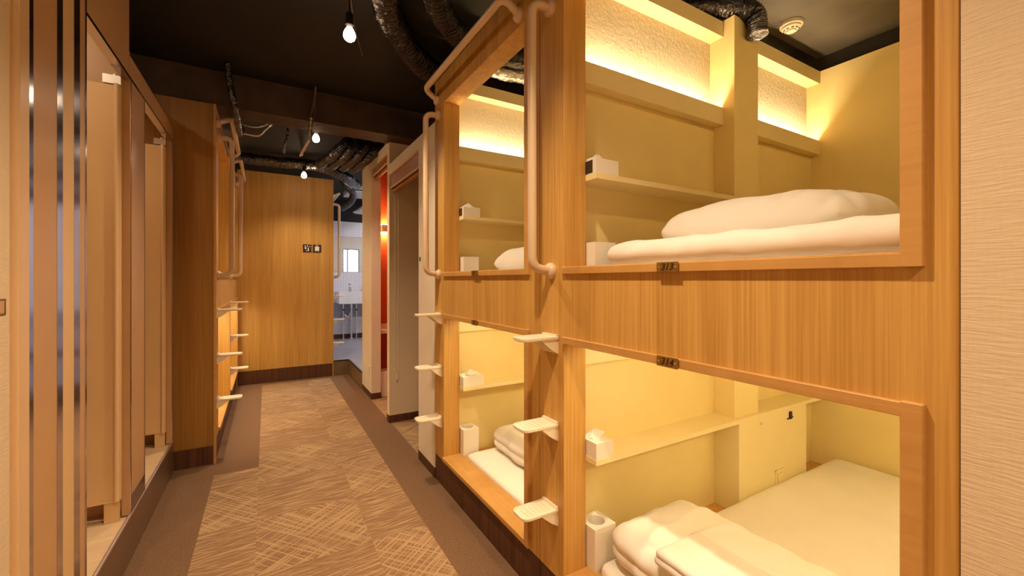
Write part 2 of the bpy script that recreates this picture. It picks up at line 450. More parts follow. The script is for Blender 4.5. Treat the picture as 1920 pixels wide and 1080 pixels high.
# ------------------------------------------------------------------ floor, ceiling, walls
def floor_mesh():
    bm = bmesh.new()
    def quad(x0, x1, y0, y1, mi):
        f = bm.faces.new([bm.verts.new(q) for q in ((x0, y0, 0), (x1, y0, 0), (x1, y1, 0), (x0, y1, 0))]); f.material_index = mi
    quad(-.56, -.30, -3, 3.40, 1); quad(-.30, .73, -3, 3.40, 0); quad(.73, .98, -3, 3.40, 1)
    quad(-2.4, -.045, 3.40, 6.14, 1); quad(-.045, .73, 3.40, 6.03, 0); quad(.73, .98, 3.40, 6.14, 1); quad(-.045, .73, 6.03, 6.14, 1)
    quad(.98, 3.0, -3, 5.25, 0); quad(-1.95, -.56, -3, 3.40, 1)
    me = bpy.data.meshes.new('floor'); bm.to_mesh(me); bm.free()
    me.materials.append(M['floor_pat']); me.materials.append(M['floor_brd'])
    o = bpy.data.objects.new('floor', me); COL.objects.link(o); o['kind'] = 'structure'
floor_mesh()
structure('ceiling', M['ceil'], (-2.5, 3.2, -3.1, 8.6, CEIL, CEIL + .1))
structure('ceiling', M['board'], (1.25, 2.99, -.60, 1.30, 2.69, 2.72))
structure('trim_1', M['beam'], (-2.4, 3.0, 3.66, 3.90, 2.555, CEIL))          # cross beam
structure('wall_back', M['paper'], (-2.5, 3.1, -3.1, -3.0, 0, CEIL))
structure('wall_right', M['paper'], (.950, 1.10, -3.0, .2126, 0, CEIL))
structure('wall_left', M['paper'], (-.66, -.543, -3.0, .62, 0, CEIL))
structure('wall_left', M['cream'], (-2.42, -2.32, -3.0, 7.4, 0, CEIL))
structure('wall_left', M['booth'], (-1.95, -1.85, .6, 3.62, .0, CEIL))
structure('wall_right', M['roomwall'], (3.0, 3.1, -3.0, 8.5, 0, 2.50))
structure('wall_right', M['ceil'], (3.0, 3.1, -3.0, 8.5, 2.50, CEIL))
# white return wall beside the bunks, doorway walls, far oak wall
structure('wall_right', M['cream'], (.955, 1.03, 2.632, 2.97, .066, 2.34))
structure('baseboard_right', M['kick'], (.953, 1.032, 2.630, 2.972, 0, .066))
structure('wall_right', M['cream'], (1.03, 3.0, 2.635, 2.66, 0, 2.34))
structure('wall_right', M['roomwall'], (.965, 3.0, 3.85, 3.93, .066, 2.555))
structure('baseboard_right', M['kick'], (.963, 3.0, 3.847, 3.933, 0, .066))
structure('wall_right', M['cream'], (.985, 1.085, 4.70, 5.20, .066, 2.60))
structure('baseboard_right', M['kick'], (.982, 1.088, 4.697, 5.20, 0, .066))
structure('wall_right', M['red'], (1.085, 1.65, 5.13, 5.16, 0, 2.60))
structure('wall_right', M['red'], (1.60, 1.65, 3.93, 5.13, 0, 2.60))
structure('trim_2', M['cream'], (.955, 1.03, 2.97, 3.85, 2.25, 2.34))           # lintel of the nearer doorway
structure('trim_3', M['cream'], (.985, 1.085, 3.93, 4.70, 2.50, 2.60))          # lintel of the farther doorway
structure('wall_far', M['oak'], (-.31, .785, 6.14, 6.165, .17, 2.66))
structure('baseboard_far', M['kick'], (-.31, .772, 6.132, 6.15, 0, .17))
structure('trim_4', M['trim'], (.772, .787, 6.130, 6.14, 0, 2.66))
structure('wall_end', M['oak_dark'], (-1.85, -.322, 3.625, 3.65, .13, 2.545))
structure('baseboard_end', M['kick'], (-.543, -.322, 3.620, 3.65, 0, .13))
structure('trim_5', M['trim'], (-.322, -.308, 3.618, 3.65, 0, 2.545))
structure('trim_6', M['oak'], (-.322, -.308, 6.092, 6.139, 0, 2.545))

structure('ceiling', M['booth'], (-1.85, -.58, 2.672, 3.60, 2.40, 2.42))  # unseen roof added over the farther cubicle to keep its light off the end panel
# left booths: raised floor, kick plate and nosing
structure('floor', M['vinyl'], (-1.85, -.550, 1.0, 3.62, .17, .205))
structure('trim_7', M['fascia'], (-.549, -.543, 1.0, 3.62, 0, .200))
nb = MB().tube([(-.5475, 1.0, .2065), (-.5475, 3.617, .2065)], .0068, 14).build('trim_8', M['steel'], smooth=True); nb['kind'] = 'structure'

# washroom: raised floor, riser, walls, window
structure('floor', M['wash_floor'], (.787, 3.0, 6.166, 8.4, .16, .20))
structure('floor', M['wash_floor'], (.995, 3.0, 5.26, 6.166, .16, .20))
structure('trim_9', M['riser'], (.985, .995, 5.20, 6.15, 0, .188))
structure('trim_10', M['riser'], (.787, .985, 6.15, 6.165, 0, .188))
structure('trim_11', M['nosing'], (.981, .996, 5.20, 6.15, .188, .203))
structure('trim_12', M['nosing'], (.787, .981, 6.146, 6.166, .188, .203))
structure('wall_washroom', M['tile'], (.5, 3.0, 8.4, 8.5, .285, 2.40))
structure('wall_washroom', M['ceil'], (.5, 3.0, 8.38, 8.5, 2.40, CEIL))
structure('baseboard_washroom', M['kick'], (.787, 3.0, 8.385, 8.4, .20, .285))
structure('wall_washroom', M['tile'], (.76, .787, 7.40, 8.4, .2, CEIL))
structure('wall_washroom', M['tile'], (2.98, 3.0, 5.28, 8.4, .2, CEIL))
def wash_front():
    mb = MB(); X = [1.09, 1.70, 2.10, 3.0]; Z = [.2, 1.40, 2.10, CEIL]
    for i in range(3):
        for j in range(3):
            if (i, j) != (1, 1): mb.box(X[i], X[i + 1], 5.20, 5.26, Z[j], Z[j + 1])
    o = mb.build('wall_washroom', M['cream']); o['kind'] = 'structure'
wash_front()
wr = thing('window_1', 'small daylight window', 'window'); del wr['label']; del wr['category']; wr['kind'] = 'structure'
MB().box(1.70, 1.72, 5.21, 5.25, 1.40, 2.10).box(2.08, 2.10, 5.21, 5.25, 1.40, 2.10).box(1.72, 2.08, 5.21, 5.25, 1.40, 1.42)\
    .box(1.72, 2.08, 5.21, 5.25, 2.08, 2.10).box(1.80, 1.83, 5.21, 5.25, 1.42, 2.08).build('window_frame', M['black'], wr)
MB().box(1.72, 2.08, 5.214, 5.22, 1.42, 2.08).build('window_pane', M['sky'], wr)

# ------------------------------------------------------------------ bunk cabins
def bevel_plate(name, b, m, parent, bev=.004):
    return box(name, m, b, parent, bevel=bev)

def handrail(root, pts, flanges, label=None):
    h = MB().tube(fillet(pts, .055, 7), .0175, 14).build('handrail', M['rail'], root, smooth=True)
    for (y, z) in flanges:
        MB().lathe([(.031, 0), (.032, -.006), (.030, -.014), (.024, -.021), (.018, -.024)], (0, y, z), 'x', 20).build('flange', M['rail'], h, smooth=True)
    return h

def ladder_step(root, y0, y1, z):
    # tray-like tread with raised rim, rounded outer corners
    D = .155; R = .028
    def outline(i):
        x_in, x_out, a, b, r = -.002 - i, -D + i, y0 + i, y1 - i, R - i
        pts = [(x_in, a)]
        for k in range(7): t = math.pi / 2 * k / 6; pts.append((x_out + r - r * math.sin(t), a + r - r * math.cos(t)))
        for k in range(7): t = math.pi / 2 * k / 6; pts.append((x_out + r - r * math.cos(t), b - r + r * math.sin(t)))
        pts.append((x_in, b)); return pts
    mb = MB(); bm = mb.bm
    levels = [(0.004, z - .014), (0, z - .010), (0, z - .002), (.003, z), (.008, z), (.011, z - .004)]
    rings = [[bm.verts.new((p[0], p[1], zz)) for p in outline(i)] for i, zz in levels]
    for a, b in zip(rings, rings[1:]):
        for k in range(len(a)): bm.faces.new((a[k], a[(k + 1) % len(a)], b[(k + 1) % len(b)], b[k]))
    bm.faces.new(rings[0][::-1]); bm.faces.new(rings[-1])
    # anti-slip ribs
    for k in range(6):
        x = -.030 - k * .019
        mb.box(x - .003, x + .003, y0 + .02, y1 - .02, z - .0045, z - .0015)
    mb.box(-.012, -.001, y0 + .002, y1 - .002, z - .004, z + .006)
    st = mb.build('ladder_step', M['white_plastic'], root, smooth=True)
    br = MB()
    br.box(-.006, 0, y0 + .004, y1 - .004, z - .066, z - .014)
    for y in (y0 + .004, y1 - .010):
        br.prism([(-.006, z - .014), (-.006, z - .064), (-.030, z - .050), (-.075, z - .014)], 1, y, y + .006)
    br.build('bracket', M['white_plastic'], st)
    return st

def name_plate(root, y, z, digits):
    p = box('name_plate', M['brass'], (-.019, -.0145, y - .035, y + .035, z - .0145, z + .0145), root, bevel=.002)
    if digits:
        text_mesh('numerals', digits, .026, M['ink'], p, (-.0193, y, z), (math.radians(90), 0, math.radians(-90)))
    for s in (-1, 1):
        MB().lathe([(.0035, 0), (.0034, -.0012), (.002, -.002)], (-.0188, y + s * .027, z), 'x', 12).build('screw', M['screw'], p, smooth=True)
    return p

def cabin(name, label, loc, rz, top=2.59, near=0.0, plates=(None, None), group='two-tier sleeping cabins', front='fill_front', lit=True):
    t = thing(name, label, 'bunk bed', loc, rz, group)
    y0, y1 = near + .0015, 1.2185
    ys = [y0, .10, 1.06, y1]; zs = [.168, .195, 1.065, 1.345, 2.41, top]
    MB().grid(ys, zs, {(1, 1), (1, 3)}, 0, .105).build('front_frame', M['oak'], t, bevel=.0012, segs=1)
    box('kick_board', M['kick'], (.004, .02, y0, y1, 0, .168), t)
    # trims round the two openings
    MB().box(-.013, .002, .07, 1.06, 1.322, 1.3465).box(-.0135, .002, .0695, .0995, 1.322, 2.405).box(-.005, .10, .1005, 1.0595, 1.3455, 1.3495)\
        .build('upper_opening_trim', M['trim'], t, bevel=.0015, segs=1)
    MB().box(-.013, .002, .07, 1.06, 1.065, 1.090).box(-.0135, .002, .0695, .0995, .176, 1.092).box(-.013, .13, .1005, 1.0595, .176, .199)\
        .build('lower_opening_trim', M['trim'], t, bevel=.0015, segs=1)
    # interior shell
    box('near_side_wall', M['wall'], (.105, 2.0, .012, .055, .10, top), t)
    box('back_wall', M['wall'], (2.0, 2.03, .012, 1.21, .10, top), t)
    box('far_side_wall', M['wall'], (.105, 2.0, 1.135, 1.175, .10, 2.074), t)
    box('lower_bed_base', M['oak'], (.105, 2.0, .055, 1.135, .12, .165), t)
    box('upper_bed_base', M['wall'], (.105, 2.0, .055, 1.135, 1.19, 1.26), t)
    box('lower_valance', M['shelfp'], (.105, 2.0, 1.105, 1.135, .964, 1.19), t)
    MB().box(.105, 2.0, 1.085, 1.100, 2.075, 2.160).box(.105, 2.0, 1.100, 1.159, 2.075, 2.106).build('cove_ledge', M['shelfp'], t)
    box('alcove_panel', M['walltex'], (.105, 2.0, 1.160, 1.175, 2.085, top), t)
    box('top_beam', M['shelfp'], (.105, 2.0, 1.085, 1.160, 2.515, top), t)
    box('column', M['wall'], (1.016, 1.220, 1.028, 1.159, .626, top + .005), t)
    box('upper_shelf', M['shelfp'], (.105, 2.0, 1.0, 1.135, 1.680, 1.700), t)
    box('lower_shelf', M['shelfp'], (.105, 2.0, 1.0, 1.135, .606, .626), t)
    if lit: MB().box(.12, 1.014, 1.111, 1.125, 2.124, 2.131).box(1.222, 1.99, 1.111, 1.125, 2.124, 2.131).build('cove_light', M['strip'], t)
    if lit:  # bars unseen from the corridor, added to brighten the beds
        box('lower_fill_light', M['lamp'], (.20, 1.85, .075, .105, 1.170, 1.189), t)
        box('lower_fill_light', M[front], (.1065, .125, .25, .95, 1.068, 1.081), t)
        box('upper_fill_light', M['fill_up'], (.35, 1.80, .0555, .075, 2.42, 2.44), t)
    # service box below the shelf
    ub = box('service_box', M['shelfp'], (1.016, 1.656, 1.004, 1.135, .165, .606), t, bevel=.001)
    MB().box(1.47, 1.49, .996, 1.004, .553, .592).box(1.452, 1.458, .998, 1.004, .553, .560).box(1.50, 1.505, .998, 1.004, .557, .562)\
        .build('latch', M['black'], ub)
    MB().box(1.335, 1.42, 1.000, 1.004, .30, .305).box(1.335, 1.34, 1.000, 1.004, .20, .305).box(1.355, 1.40, .998, 1.004, .19, .285)\
        .build('outlet_cover', M['shelfp'], ub)
    MB().lathe([(.006, 0), (.006, -.008), (.003, -.010)], (1.20, 1.004, .576), 'y', 12).build('knob', M['rail'], ub)
    # ladder steps, rails, plates
    for z in (1.087, .757, .435): ladder_step(t, 1.090, 1.188, z)
    handrail(t, [(0, 1.138, 1.335), (-.088, 1.140, 1.345), (-.090, 1.140, 2.345), (0, 1.138, 2.350)], [(1.138, 1.335), (1.138, 2.350)])
    zt = 2.475 if top > 2.56 else 2.46
    handrail(t, [(0, .155, zt - .02), (-.085, .148, zt + .03), (-.090, 1.155, zt + .03), (0, 1.165, zt - .02)], [(.155, zt - .02), (1.165, zt - .02)])
    if plates[0] is not None:
        name_plate(t, .581, 1.335, plates[0]); name_plate(t, .581, 1.0775, plates[1])
    return t

cab_near = cabin('sleeping_cabin', 'oak two-tier sleeping cabin with brass plates 313 and 314, nearest on the right', (.954, .185, 0), 0, near=.0285, plates=('313', '314'))
cab_next = cabin('sleeping_cabin', 'oak two-tier sleeping cabin with brass plates on the right, just beyond cabin 313', (.954, 1.405, 0), 0, plates=('311', '312'))
cab_left = cabin('sleeping_cabin', 'oak two-tier sleeping cabin on the left of the corridor, directly behind the oak end panel', (-.31, 4.872, 0), math.pi, top=2.545, front='fill_left')
cab_left2 = cabin('sleeping_cabin', 'oak two-tier sleeping cabin on the left of the corridor, against the far oak wall', (-.31, 6.092, 0), math.pi, top=2.545, front='fill_left')
cab_wash = cabin('sleeping_cabin', 'two-tier sleeping cabin behind the far oak wall, its rail and steps showing beside the washroom', (.785, 7.390, 0), math.pi, lit=False)

# ------------------------------------------------------------------ bedding and small things in the right cabins
G1, G2 = 'white bedding in the lower beds', 'white bedding in the upper beds'
x_b = 2.935
o = soft_box('mattress', M['sheet'], (1.062, x_b, .262, 1.185, .167, .250), .03, .003, 5, 1, n=(50, 24, 4)); tag(o, 'thin white-sheeted mattress in the lower bed of cabin 314', 'mattress', 'mattresses')
o = soft_box('mattress', M['sheet'], (1.070, x_b, 1.480, 2.395, .167, .226), .025, .003, 5, 2, n=(50, 24, 4)); tag(o, 'flat white-sheeted mattress in the lower bed of the cabin left of number 314', 'mattress', 'mattresses')
o = soft_box('mattress', M['sheet'], (1.070, x_b, .262, 1.190, 1.262, 1.350), .03, .003, 5, 3, n=(50, 24, 4)); tag(o, 'white-sheeted mattress in the upper bed of cabin 313, under the thick duvet', 'mattress', 'mattresses')
o = soft_box('mattress', M['sheet'], (1.070, x_b, 1.480, 2.395, 1.262, 1.350), .03, .003, 5, 4, n=(50, 24, 4)); tag(o, 'white-sheeted mattress in the upper bed left of cabin 313', 'mattress', 'mattresses')

o = soft_box('duvet', M['sheet'], (1.075, 1.525, .30, 1.165, .248, .425), .085, .012, 5, 5, layers=2, lamp=.012, n=(40, 64, 12), sag=.02); tag(o, 'puffy folded white duvet across the foot of lower bed 314', 'duvet', 'folded duvets')
o = soft_box('duvet', M['sheet'], (1.235, 1.70, 1.50, 2.375, .224, .385), .07, .010, 5, 6, layers=2, lamp=.012, n=(32, 48, 10), sag=.02); tag(o, 'folded white duvet on the lower bed seen left of the ladder steps', 'duvet', 'folded duvets')
o = soft_box('duvet', M['sheet'], (1.072, 1.72, .27, 1.175, 1.348, 1.435), .06, .008, 5, 7, n=(36, 52, 8), sag=.0); tag(o, 'folded white duvet under the pillow in upper bed 313', 'duvet', 'folded duvets')
o = pillow('pillow', M['sheet'], (1.44, .775, 1.418), (.24, .35, .150), math.radians(2), 2); tag(o, 'large plump white pillow with creases in upper bed 313', 'pillow', 'white pillows')
o = pillow('pillow', M['sheet'], (1.40, 2.06, 1.348), (.22, .335, .15), math.radians(-2), 5); tag(o, 'white pillow end showing in the upper bed left of cabin 313', 'pillow', 'white pillows')
def robe(label, b, seed):
    r = thing('folded_robe', label, 'folded robe', (0, 0, 0), 0, 'folded robes')
    x0, x1, y0, y1, z0, z1 = b
    soft_box('lower_fold', M['towel'], (x0, x1, y0, y1, z0, (z0 + z1) / 2 + .004), .016, .003, 7, seed, parent=r, n=(20, 28, 4))
    soft_box('upper_fold', M['towel'], (x0 + .004, x1 - .004, y0 + .006, y1 - .004, (z0 + z1) / 2 - .002, z1), .016, .004, 6, seed + 1, parent=r, n=(20, 28, 4))
robe('pinkish white folded cotton robe lying on the duvet of bed 314', (1.055, 1.27, .50, .92, .400, .448), 11)
robe('folded cotton robe on the duvet half hidden by the ladder steps', (1.30, 1.50, 1.70, 2.05, .372, .412), 14)

def tissue_box(label, loc, size, slot=False):
    sx, sy, sz = size
    t = thing('tissue_box', label, 'tissue box', loc, 0, 'white tissue boxes on the shelves')
    box('carton', M['card'], (0, sx, 0, sy, 0, sz), t, bevel=.002)
    mb = MB(); bm = mb.bm
    cx, cyy = sx * .5, sy * .5; n = 22; R = []
    for i, (rr, h) in enumerate(((.038, .0), (.030, .008), (.020, .016), (.012, .024), (.004, .030))):
        ring = []
        for k in range(n):
            th = 2 * math.pi * k / n; w_ = 1 + .28 * math.sin(3 * th + i) + .15 * math.sin(7 * th)
            ring.append(bm.verts.new((cx + rr * 1.3 * w_ * math.cos(th), cyy + rr * .55 * w_ * math.sin(th), sz + h + .004 * math.sin(5 * th))))
        R.append(ring)
    for a, b in zip(R, R[1:]):
        for k in range(n): bm.faces.new((a[k], a[(k + 1) % n], b[(k + 1) % n], b[k]))
    bm.faces.new(R[-1]); bm.faces.new(R[0][::-1])
    mb.build('tissue', M['sheet'], t, smooth=True)
    if slot: box('carton_slot', M['dark_slot'], (-.0015, .0, sy * .15, sy * .85, sz * .1, sz * .9), t)
    return t
tissue_box('white tissue box on the shelf in upper bed 313', (1.035+.027, 1.192, 1.700), (.118, .115, .060), True)
tissue_box('white tissue box on the shelf in the upper bed left of cabin 313', (1.062, 2.412, 1.700), (.118, .115, .060), True)
tissue_box('white tissue box on the shelf in lower bed 314', (1.062, 1.188, .626), (.085, .125, .062))
tissue_box('white tissue box on the shelf in the lower bed left of number 314', (1.062, 2.410, .626), (.143, .115, .065))

def paper_bin(label, loc, s=.105, h=.19):
    t = thing('waste_bin', label, 'waste bin', loc, 0, 'small white square bins')
    mb = MB(); bm = mb.bm; n = 24; r = s * .33; hs = s / 2
    def sq(th):
        c_, s_ = math.cos(th), math.sin(th); k = hs / max(abs(c_), abs(s_)); return c_ * k, s_ * k
    ths = [2 * math.pi * (k + .0) / n + math.pi / 4 for k in range(n)]
    o0 = [bm.verts.new((*sq(a), 0)) for a in ths]; o1 = [bm.verts.new((*sq(a), h)) for a in ths]
    i1 = [bm.verts.new((r * math.cos(a), r * math.sin(a), h)) for a in ths]; i0 = [bm.verts.new((r * math.cos(a), r * math.sin(a), h * .3)) for a in ths]
    for a, b in ((o0, o1), (o1, i1), (i1, i0)):
        for k in range(n): bm.faces.new((a[k], a[(k + 1) % n], b[(k + 1) % n], b[k]))
    bm.faces.new(o0[::-1]); bm.faces.new(i0)
    mb.build('bin_body', M['card'], t)
    MB().lathe([(r * .98, h * .28), (r * .98, h * .55), (r * .2, h * .55)], (0, 0, 0), 'z', 24).build('liner', plain_grey, t)
    return t
plain_grey = plain('grey_liner', (.22, .17, .12), .6)
paper_bin('white square bin with a round hole beside the duvet in lower bed 314', (1.118, 1.252, .167))
paper_bin('white square bin with a round hole in the lower bed left of number 314', (1.118, 2.468, .167))
paper_bin('white square bin at the foot of upper bed 313', (1.118, 1.252, 1.262), h=.182)
paper_bin('white square bin at the foot of the upper bed left of cabin 313', (1.118, 2.468, 1.262), h=.185)

# smoke detector on the ceiling above bed 313
sd = thing('smoke_detector', 'round cream smoke detector on the dark ceiling above bed 313', 'smoke detector', (2.45, 1.19, 2.69)); sd.scale = (.82, .82, .82)
MB().lathe([(.066, 0), (.068, -.008), (.066, -.022), (.060, -.026)], (0, 0, 0)).build('base', M['white_plastic'], sd, smooth=True)
MB().lathe([(.054, -.024), (.056, -.036), (.046, -.046), (.030, -.050), (.028, -.058), (.010, -.060)], (0, 0, 0)).build('sensor_cap', M['white_plastic'], sd, smooth=True)
mb = MB()
for k in range(10):
    a = 2 * math.pi * k / 10; p = Vector((math.cos(a), math.sin(a), 0)); q = Vector((-math.sin(a), math.cos(a), 0))
    c0 = p * .0430 + Vector((0, 0, -.0475)); mb.tube([c0 - q * .007, c0 + q * .007], .0032, 6)
mb.build('vent_slots', M['black'], sd)
MB().tube(smooth_path([(-.05, .03, -.01), (-.12, .02, -.035), (-.20, .05, -.02)]), .0025, 6).tube(smooth_path([(-.05, .02, -.01), (-.10, .06, -.02), (-.19, .09, -.01)]), .0025, 6).build('wire', M['cable'], sd)

# ------------------------------------------------------------------ left cubicles (metal-framed laminate partition)
cb = thing('cubicle_partition', 'beige laminate cubicle partition with shiny metal edges along the left of the corridor', 'partition')
X0, X1 = -.575, -.543
for a, b, m in ((1.631, 1.782, 'booth'), (1.8206, 1.912, 'booth_door'), (1.958, 2.008, 'booth')):
    box('panel', M[m], (X0, X1 - .002, a, b, .211, CEIL - .01 if b < 2 else 2.80 - .01), cb)
for a, b, e in ((1.608, 1.631, .004), (1.782, 1.8206, .016), (1.912, 1.958, .022), (2.008, 2.021, .022)):
    MB().prism([(X0, a), (X1 - e * (b - a), a), (X1, b), (X0, b)], 2, .211, CEIL - .01).build('metal_post', M['alu'], cb)
box('header_panel', M['booth'], (X0, X1 - .002, 2.021, 2.555, 2.240, CEIL - .01), cb)
box('header_panel', M['booth'], (X0, X1 - .002, 2.560, 3.600, 2.240, 2.335), cb)
box('header_edge', M['alu'], (X0 - .002, X1 + .001, 2.021, 3.600, 2.226, 2.240), cb)
box('header_edge', M['alu'], (X0 - .002, X1 + .001, 2.560, 3.600, 2.335, 2.347), cb)
pp = box('pillar_panel', M['booth'], (X0, X1 - .002, 2.586, 2.828, .211, 2.226), cb)
box('pillar_plinth', M['alu'], (X1 - .002, X1, 2.586, 2.828, .211, .295), pp)
for a, b in ((2.572, 2.586), (2.828, 2.838), (3.560, 3.572), (3.590, 3.600)):
    q = box('frame_post', M['booth'], (X0, X1 - .003, a, b, .211, 2.226), cb)
    box('metal_edge', M['alu'], (X1 - .003, X1, a + .002, b, .211, 2.226), q)
box('panel', M['booth'], (X0, X1 - .002, 3.572, 3.590, .211, 2.226), cb)
def leaf(y, x1=-.572, x0=-1.25):
    d = MB().box(x0, x1, y, y + .03, .305, 2.18).build('door', M['booth_door'], cb, bevel=.004)
    MB().box(x0, x1 - .001, y - .002, y + .032, .299, .306).tube([(x1 - .012, y - .002, .299), (x1 - .012, y - .002, 2.186)], .009, 14).build('door_edge', M['jamb'], d, smooth=True)
    MB().box(x1 - .055, x1 - .005, y + .004, y + .026, .206, .30).build('pivot_foot', M['booth_door'], d)
    MB().box(x1 - .060, x1 + .002, y + .003, y + .027, 2.186, 2.225).tube([(x1 - .02, y + .015, 2.18), (x1 - .02, y + .015, 2.232)], .008, 10).build('hinge', M['steel'], d)
leaf(2.535); leaf(3.520)
structure('wall_left', M['booth'], (-1.85, -.60, 2.64, 2.67, .205, 2.5))
structure('wall_left', M['booth'], (-1.85, -.60, 1.0, 1.03, .205, CEIL))
for yy, lab in ((1.75, 'round ceiling light inside the nearer cubicle'), (3.08, 'round ceiling light inside the farther cubicle')):
    t = thing('ceiling_light', lab, 'ceiling light', (-1.15, yy, (CEIL if yy < 2 else 2.40) - .002), 0, 'cubicle ceiling lights')
    MB().lathe([(.085, 0), (.085, -.02), (.078, -.024)], (0, 0, 0)).build('rim', M['white_plastic'], t, smooth=True)
    MB().lathe([(.074, -.022), (.070, -.030), (.02, -.032)], (0, 0, 0)).build('diffuser', M['booth_light' if yy < 2 else 'booth_light_low'], t, smooth=True)
# satin jamb and wallpapered sliding door next to the camera
jb = MB().box(-.66, -.543, 1.545, 1.608, 0, CEIL).tube([(-.552, 1.550, 0.001), (-.552, 1.550, CEIL - .001)], .012, 16).box(-.66, -.552, 1.512, 1.545, 0, CEIL)
jo = jb.build('trim_13', M['jamb'], smooth=True); jo['kind'] = 'structure'
dr = thing('door_1', 'x', 'door'); del dr['label']; del dr['category']; dr['kind'] = 'structure'
box('door_leaf', M['paper'], (-.60, -.545, .62, 1.512, .01, CEIL), dr)
pl = box('door_pull', M['brass'], (-.547, -.5435, 1.38, 1.495, 1.215, 1.255), dr, bevel=.001)
box('pull_recess', M['booth'], (-.544, -.5428, 1.385, 1.484, 1.220, 1.250), pl)

# ------------------------------------------------------------------ pendant bulbs
def pendant(x, y, z, label, watts=1.0):
    t = thing('pendant_bulb', label, 'light bulb', (x, y, z), 0, 'bare bulbs hanging over the corridor')
    MB().tube([(0, 0, .095), (.002, 0, (CEIL - z) - .003)], .004, 8).build('cord', M['black'], t)
    MB().lathe([(.010, .115), (.019, .105), (.020, .062), (.022, .058), (.020, .048)], (0, 0, 0)).build('socket', M['black'], t, smooth=True)
    MB().lathe([(.013, .052), (.014, .036)], (0, 0, 0)).build('bulb_cap', M['white_plastic'], t, smooth=True)
    MB().lathe([(.014, .036), (.022, .022), (.029, .004), (.030, -.008), (.025, -.022), (.014, -.031), (.003, -.034)], (0, 0, 0)).build('bulb', M['bulb'], t, smooth=True)
    ld = bpy.data.lights.new('bulb_beam', 'SPOT'); ld.energy = BEAM_W * watts; ld.color = C_BULB; ld.spot_size = math.radians(BEAM_DEG); ld.spot_blend = 1.0
    ld.shadow_soft_size = .028
    lo = bpy.data.objects.new('bulb_beam', ld); COL.objects.link(lo); lo.parent = t; lo.location = (0, 0, -.064)
pendant(.367, 2.27, 2.555, 'lit bare bulb hanging nearest, largest of the three over the corridor', .9)
pendant(.380, 4.085, 2.555, 'lit bare bulb hanging just behind the dark beam, beside the foil ducts', .75)
pendant(.386, 5.55, 2.545, 'lit bare bulb hanging farthest, in front of the far oak wall', .5)
for y in (.80, -.75, -2.2):
    pendant(.34, y, 2.555, 'lit bare bulb over the corridor, out of the photo frame', 1.1)

# ------------------------------------------------------------------ ducts, cables
def duct(name, ctrl, r, m, label, seed=0, cat='duct', group='foil ducts under the ceiling', n=26, seg=20, ridge=.05):
    path = smooth_path(ctrl, n)
    def rf(i, th, p):
        return 1 + ridge * math.sin(i * 1.9) + .16 * noise.noise(Vector((p.x * 14 + math.cos(th) * 1.6 + seed, p.y * 14 + math.sin(th) * 1.6, p.z * 14)))
    o = MB().tube(path, r, seg, rf).build(name, m, smooth=True)
    return tag(o, label, cat, group)
for k, x in enumerate((.62, .725, .83, .935)):
    c = [(x + .14, 4.80, 2.745), (x + .10, 4.52, 2.71), (x + .02, 4.42, 2.61), (x - .06, 4.44, 2.52), (x - .16, 4.62, 2.46)]
    duct('foil_duct', c, .048, M['foil'], ['shiny black foil duct bending down, first from the bulb of the row of four', 'shiny black foil duct bending down, second from the bulb of the row of four',
         'shiny black foil duct bending down, third from the bulb of the row of four', 'shiny black foil duct bending down, nearest the doorway pillar of the row of four'][k], k)
duct('foil_duct', [(.40, 4.30, 2.74), (.56, 4.25, 2.735), (.74, 4.22, 2.73), (.95, 4.20, 2.73)], .030, M['foil'], 'thin crinkled foil duct running along behind the dark beam', 9)
duct('foil_duct', [(-.35, 5.70, 2.70), (.10, 5.70, 2.70), (.40, 5.60, 2.69), (.62, 5.45, 2.64), (.85, 5.55, 2.58), (1.05, 6.0, 2.60)], .062, M['foil'], 'long black duct lying above the far oak wall', 12)
duct('foil_duct', [(.42, 1.85, 2.74), (.52, 2.157, 2.72), (.60, 2.316, 2.71), (.74, 2.504, 2.70), (.92, 2.66, 2.69), (1.15, 2.74, 2.69)], .072, M['foil_dark'], 'wide dark foil duct curving across the ceiling above the tall rail', 15)
duct('foil_duct', [(.62, 1.72, 2.73), (.70, 1.95, 2.71), (.82, 2.11, 2.70), (.96, 2.22, 2.69), (1.10, 2.29, 2.69), (1.4, 2.25, 2.70)], .062, M['foil_dark'], 'dark foil duct curving nearer the cabin top, inside the wider curve', 18)
duct('foil_duct', [(1.0, 2.42, 2.66), (1.35, 2.40, 2.66), (1.7, 2.36, 2.67), (2.1, 2.3, 2.68)], .045, M['silver'], 'silvery foil duct crossing above the upper bed left of cabin 313', 21)
duct('foil_duct', [(1.30, 1.72, 2.70), (1.55, 1.54, 2.68), (1.80, 1.38, 2.66), (1.97, 1.26, 2.648), (2.055, 1.185, 2.62), (2.08, 1.165, 2.57), (2.08, 1.16, 2.50)], .045, M['foil'], 'crinkled silver and black foil duct bending down over the column in bed 313', 24)
duct('foil_duct', [(.95, 6.50, CEIL), (1.02, 6.55, 2.68), (1.12, 6.60, 2.58), (1.10, 6.75, 2.48), (1.02, 7.0, 2.42)], .05, M['foil'], 'foil duct drooping above the washroom entrance rail', 27)
duct('foil_duct', [(.92, 5.9, 2.60), (1.05, 6.1, 2.60), (1.3, 6.2, 2.63), (1.7, 6.2, 2.66)], .04, M['silver'], 'silver foil duct running into the washroom above the air unit', 30)
